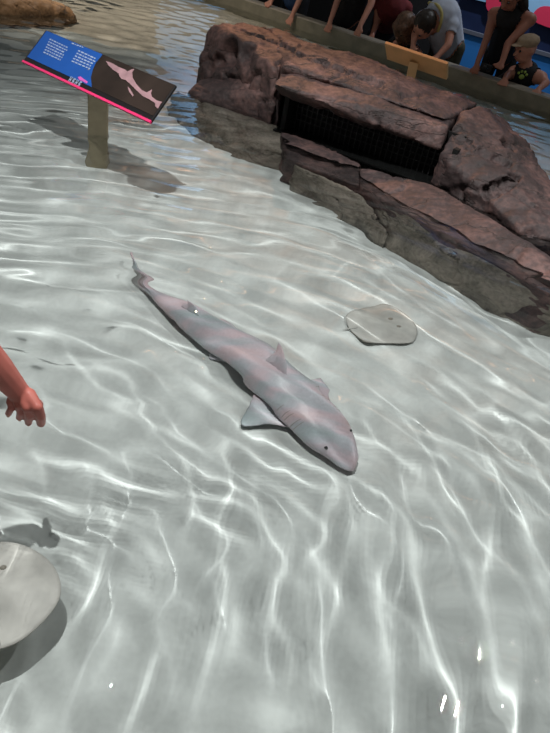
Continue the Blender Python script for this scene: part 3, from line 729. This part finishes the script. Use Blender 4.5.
visitor('person in a red top standing between the bare arms and the bending man', 390, (392, 6, .5), (393, -16, .48),
        [('l', (379, 2, .46), (377, 22, .42), (372, 36, .3), (368, 40, .22)), ('r', (406, 8, .58), (409, 24, .62), (406, 34, .6), (402, 40, .58))],
        [('shirt', 'red_cloth', {**SH, 'torso': (.55, 1)}, .012), ('shorts', 'black_cloth', {'thigh': (0, .9), 'torso': (0, .55)}, .014), *SHOES], hd(392, -34, .42, .11, DN), ('dark_hair', lambda P: []), 'skin_dark', hipz=.05, hipc=.88)
def strap(root, env):
    bm = bmesh.new(); pts = catmull([J(429, 3, .20), J(437, 5, .12), J(441.5, 12, .09), J(441, 22, .10), J(438, 31, .14)], 16)
    for a, b in zip(pts, pts[1:]): add_capsule(bm, a, .016, b, .016)
    tag(link('strap', remeshed('strap', bm, .008, 2), M['yellow'], root), 'yellow shoulder strap')
visitor('man in a light grey shirt bending low over the wall behind the sign', 462, (442, 17, .26), (431, 20, .14),
        [('l', (423, 18, .24), (415, 32, .09), (413, 46, -.04), (412, 54, -.07)), ('r', (452, 26, .22), (448, 45, .12), (437, 57, .02), (430, 61, -.04))],
        [('shirt', 'grey_shirt', SH, .014), ('trousers', 'olive_cloth', TR, .014), *SHOES], hd(425, 25, .06, .118, -WN*.45 - Z*.75 - WD*.25, Z*.6 - WN*.8), ('dark_hair', lambda P: []), 'skin', (.15, .17), strap, .22)
visitor('long haired child in dark clothes looking down beside the bending man', 404, (402, 44, .34), (405, 36, .2),
        [('l', (396, 44, .30), (396, 46, .18), (400, 51, .02), (404, 57, -.04)), ('r', (413, 49, .31), (418, 52, .2), (421, 55, .04), (424, 60, -.04))],
        [('shirt', 'black_cloth', SH, .012), ('trousers', 'navy_cloth', TR, .012), *SHOES], hd(405, 26, .07, .112, -WN*.5 - Z*.6 - WD*.1, Z*.8 - WN*.5),
        ('brown_hair', lambda P: [(P(.5, -.1, .1), .5, P(.62, .35, -1.25), .3), (P(-.5, -.1, .1), .5, P(-.62, .35, -1.25), .3), (P(0, -.5, .2), .7, P(0, -.3, -1.2), .5), (P(.45, .5, .5), .4, P(.5, .75, -.9), .2), (P(-.1, .75, .55), .4, P(-.05, .98, -1.0), .25), (P(-.5, .5, .4), .4, P(-.5, .8, -1.0), .2)]), tr=(.11, .11), hipz=-.02, rt=.065, hipc=.5)
visitor('woman in a black tank top leaning over the wall with both bare arms', 521, (512, 18, .3), (509, 2, .2),
        [('l', (494, 14, .26), (487, 38, .14), (477, 64, .0), (473, 75, -.04)), ('r', (530, 20, .28), (508, 44, .10), (502, 63, .0), (496, 68, -.05))],
        [('tank_top', 'black_cloth', TANK, .012), ('trousers', 'black_cloth', TR, .012), *SHOES], hd(511, -6, .1, .118, DN), ('dark_hair', lambda P: [(P(.4, -.5, .2), .5, P(.9, -.4, -1.2), .35)]), 'skin_dark', (.14, .145), hipc=1.0)
def cap_and_print(root, env):
    hc, hr, fw, upv = env['head']; P = env['P']; R = env['R']
    bm = bmesh.new(); add_ell(bm, P(0, -.08, .58), (hr*.92, hr*1.06, hr*.62), R); add_ell(bm, P(0, 1.0, .5), (hr*.62, hr*.55, hr*.07), R)
    tag(link('cap', remeshed('cap', bm, .009, 2), M['khaki'], root), 'khaki peaked cap')
    c = J(519.5, 77, -.0); bm = bmesh.new()
    ch = J(525, 74, .33)
    n_ = Vector((-ch.x, -ch.y, 0)).normalized(); s_ = Vector((-n_.y, n_.x, 0))
    o_ = ch + n_*.138 - s_*.02
    add_ell(bm, o_ - Z*.012, (.026, .012, .022)); 
    for a in (-60, -20, 20, 60): add_ell(bm, o_ + s_*math.sin(math.radians(a))*.042 + Z*(math.cos(math.radians(a))*.042-.008), (.012, .01, .013))
    tag(link('paw_print', from_bm('paw_print', bm), M['green'], root), 'green paw print on the chest')
visitor('small child in a khaki cap and black top with a green paw print', 527, (525, 74, .33), (526, 60, .26),
        [('l', (514, 72, .30), (508, 75, .2), (505, 79, .05), (501, 86, -.02)), ('r', (541, 78, .31), (546, 83, .26), (539, 89, .1), (532, 96, .0))],
        [('tank_top', 'black_cloth', TANK, .012), ('shorts', 'navy_cloth', {'thigh': (0, .9)}, .012), *SHOES], hd(526, 49, .22, .107, -WN*.85 - WD*.42 - Z*.28), None, 'skin', (.11, .115), cap_and_print, -.08, rt=.06, hipc=.5)
# a small dark camera in the woman's hand
cp = J(486, 67.5, -.03); bm = bmesh.new(); box_bm(bm, cp, .11, .03, .06, Matrix.Rotation(math.atan2(WD.y, WD.x), 3, 'Z')); bevel_all(bm, .008)
add_capsule(bm, cp - WN*.015, .02, cp - WN*.035, .018)
tag(link('camera', from_bm('camera', bm), M['black_cloth']), "small black camera held over the wall in the woman's hands", 'camera')

# ------------------------------------------------------------------ back of the hall
BC = WC + 2.2
def wall_piece(name, px0, px1, z0, z1, mat, c=BC, th=.08, kind='structure', ss=None):
    a, b = onw(px0, 30, c), onw(px1, 30, c); s0, s1 = ss or (a.dot(WD), b.dot(WD))
    bm = bmesh.new(); m = WN*(c+th/2) + WD*((s0+s1)/2) + Z*((z0+z1)/2)
    box_bm(bm, m, s1-s0, th, z1-z0, Matrix((WD, WN, Z)).transposed())
    return tag(link(name, from_bm(name, bm), mat, smooth=False), kind=kind)
zb = onw(502, 43, BC).z; zt = onw(492, 4, BC-.06).z
wall_piece('wall_back', -250, 900, -.66, 3.2, M['navy_wall'])
wall_piece('trim_1', 440, 900, -.66, zb, M['blue_wall'], BC-.05, .05)
wall_piece('trim_2', 440, 900, zb, zb+.04, M['trim'], BC-.07, .07)
wall_piece('trim_3', 452, 900, zt, 1.6, M['sky_paint'], BC-.05, .05)
# red swashes painted on the pale blue mural
for i, (x0, x1, y0, y1) in enumerate(((486, 501, -40, 6), (534, 575, 6, 21), (505, 530, -60, -20))):
    a = [onw(x, y, BC-.055) for x, y in ((x0, y1), (x1, y1+.3*(x1-x0)), (x1+8, y0+.3*(x1-x0)), (x0+10, y0))]
    bm = bmesh.new(); O = catmull(a, 24, True); u = [bm.verts.new(p) for p in O]; v = [bm.verts.new(p + WN*.004) for p in O]
    bm.faces.new(u); bm.faces.new(v)
    for k in range(24): bm.faces.new((u[k], u[(k+1) % 24], v[(k+1) % 24], v[k]))
    tag(link('trim_%d' % (4+i), from_bm('swash', bm), M['red_paint'], smooth=False), kind='structure')
wall_piece('trim_9', -250, 436, -.66, 2.6, M['black_cloth'], BC-.03, .03)  # added black sheet, stands in for the darkness behind the left visitors
wall_piece('trim_8', 190, 215, .9, 2.7, M['sky_paint'], BC-.05, .05, ss=(-10.0, -8.5))

# ------------------------------------------------------------------ light
def spot(name, loc, target, energy, col, size, blend=.6, rad=.06, caustic=True):
    l = bpy.data.lights.new(name, 'SPOT'); l.energy = energy; l.color = col; l.spot_size = math.radians(size); l.spot_blend = blend; l.shadow_soft_size = rad
    l.cycles.is_caustics_light = caustic
    o = bpy.data.objects.new(name, l); o.location = loc
    o.rotation_euler = (Vector(target)-Vector(loc)).to_track_quat('-Z', 'Y').to_euler(); COL.objects.link(o); return o
spot('ceiling_or_fill_spot', (-.82, 1.45, 4.0), (-.1, 1.9, -.4), 700, (1, .985, .96), 84, .8, .032)
spot('ceiling_or_fill_spot', (-.82, 2.05, 4.0), (.1, 2.3, -.4), 80, (1, .985, .96), 80, .8, .032)
spot('ceiling_or_fill_spot', (2.75, 3.05, 4.0), (.3, 1.6, -.4), 400, (1, .985, .97), 62, .8, .03)
spot('ceiling_or_fill_spot', (-1.2, 7.6, 3.6), (.0, 4.9, .3), 460, (1, .46, .24), 44, .7, .015)
spot('ceiling_or_fill_spot', (-2.6, 6.2, 3.9), (-2.3, 6.9, 0), 620, (1, .88, .74), 60, .8, .015)  # added fill lamp with no known fixture, brightens the sandy shallows
spot('ceiling_or_fill_spot', (-2.2, 9.6, 3.0), tuple(WN*BC - WD*9.1 + Z*1.8), 420, (.8, .9, 1), 75, .8, .05, False)  # unseen wash lamp, put in to brighten the panel mirrored in the water
bl_ = WN*(BC-1.0) + onw(520, 30, BC).dot(WD)*WD
spot('ceiling_or_fill_spot', (bl_.x, bl_.y, 3.3), tuple(WN*BC + onw(515, 30, BC).dot(WD)*WD + Z*.1), 260, (.9, .95, 1), 80, .8, .03)  # fill lamp added behind the visitors to lift the blue back wall
spot('ceiling_or_fill_spot', (2.6, 7.4, 3.8), (1.6, 8.2, .6), 200, (.9, .95, 1), 70, .8, .06)  # invented fill at the right back, brightens the blue panel
W = bpy.data.worlds.new('hall_light'); sc.world = W; W.use_nodes = True
W.node_tree.nodes['Background'].inputs[0].default_value = (.165, .17, .165, 1); W.node_tree.nodes['Background'].inputs[1].default_value = 1.0

# ------------------------------------------------------------------ camera
cd = bpy.data.cameras.new('camera_view'); co = bpy.data.objects.new('camera_view', cd); COL.objects.link(co); sc.camera = co
Fv = Vector((0, _c, -_s)); U0 = Vector((0, _s, _c)); R0 = Vector((1, 0, 0))
Rv = _cr*R0 + _sr*U0; Uv = _cr*U0 - _sr*R0
mw = Matrix((Rv, Uv, -Fv)).transposed().to_4x4(); mw.translation = (0, 0, H); co.matrix_world = mw
cd.sensor_fit = 'VERTICAL'; cd.sensor_height = 36; cd.lens = FOC/733*36; cd.clip_start = .02
vs_ = sc.view_settings; vs_.view_transform = 'Standard'; vs_.look = 'None'; vs_.gamma = 1; vs_.use_curve_mapping = False; vs_.exposure = 0.02
sc.cycles.caustics_refractive = True; sc.cycles.caustics_reflective = False
sc.cycles.max_bounces = 10; sc.cycles.transmission_bounces = 8; sc.cycles.sample_clamp_indirect = 4
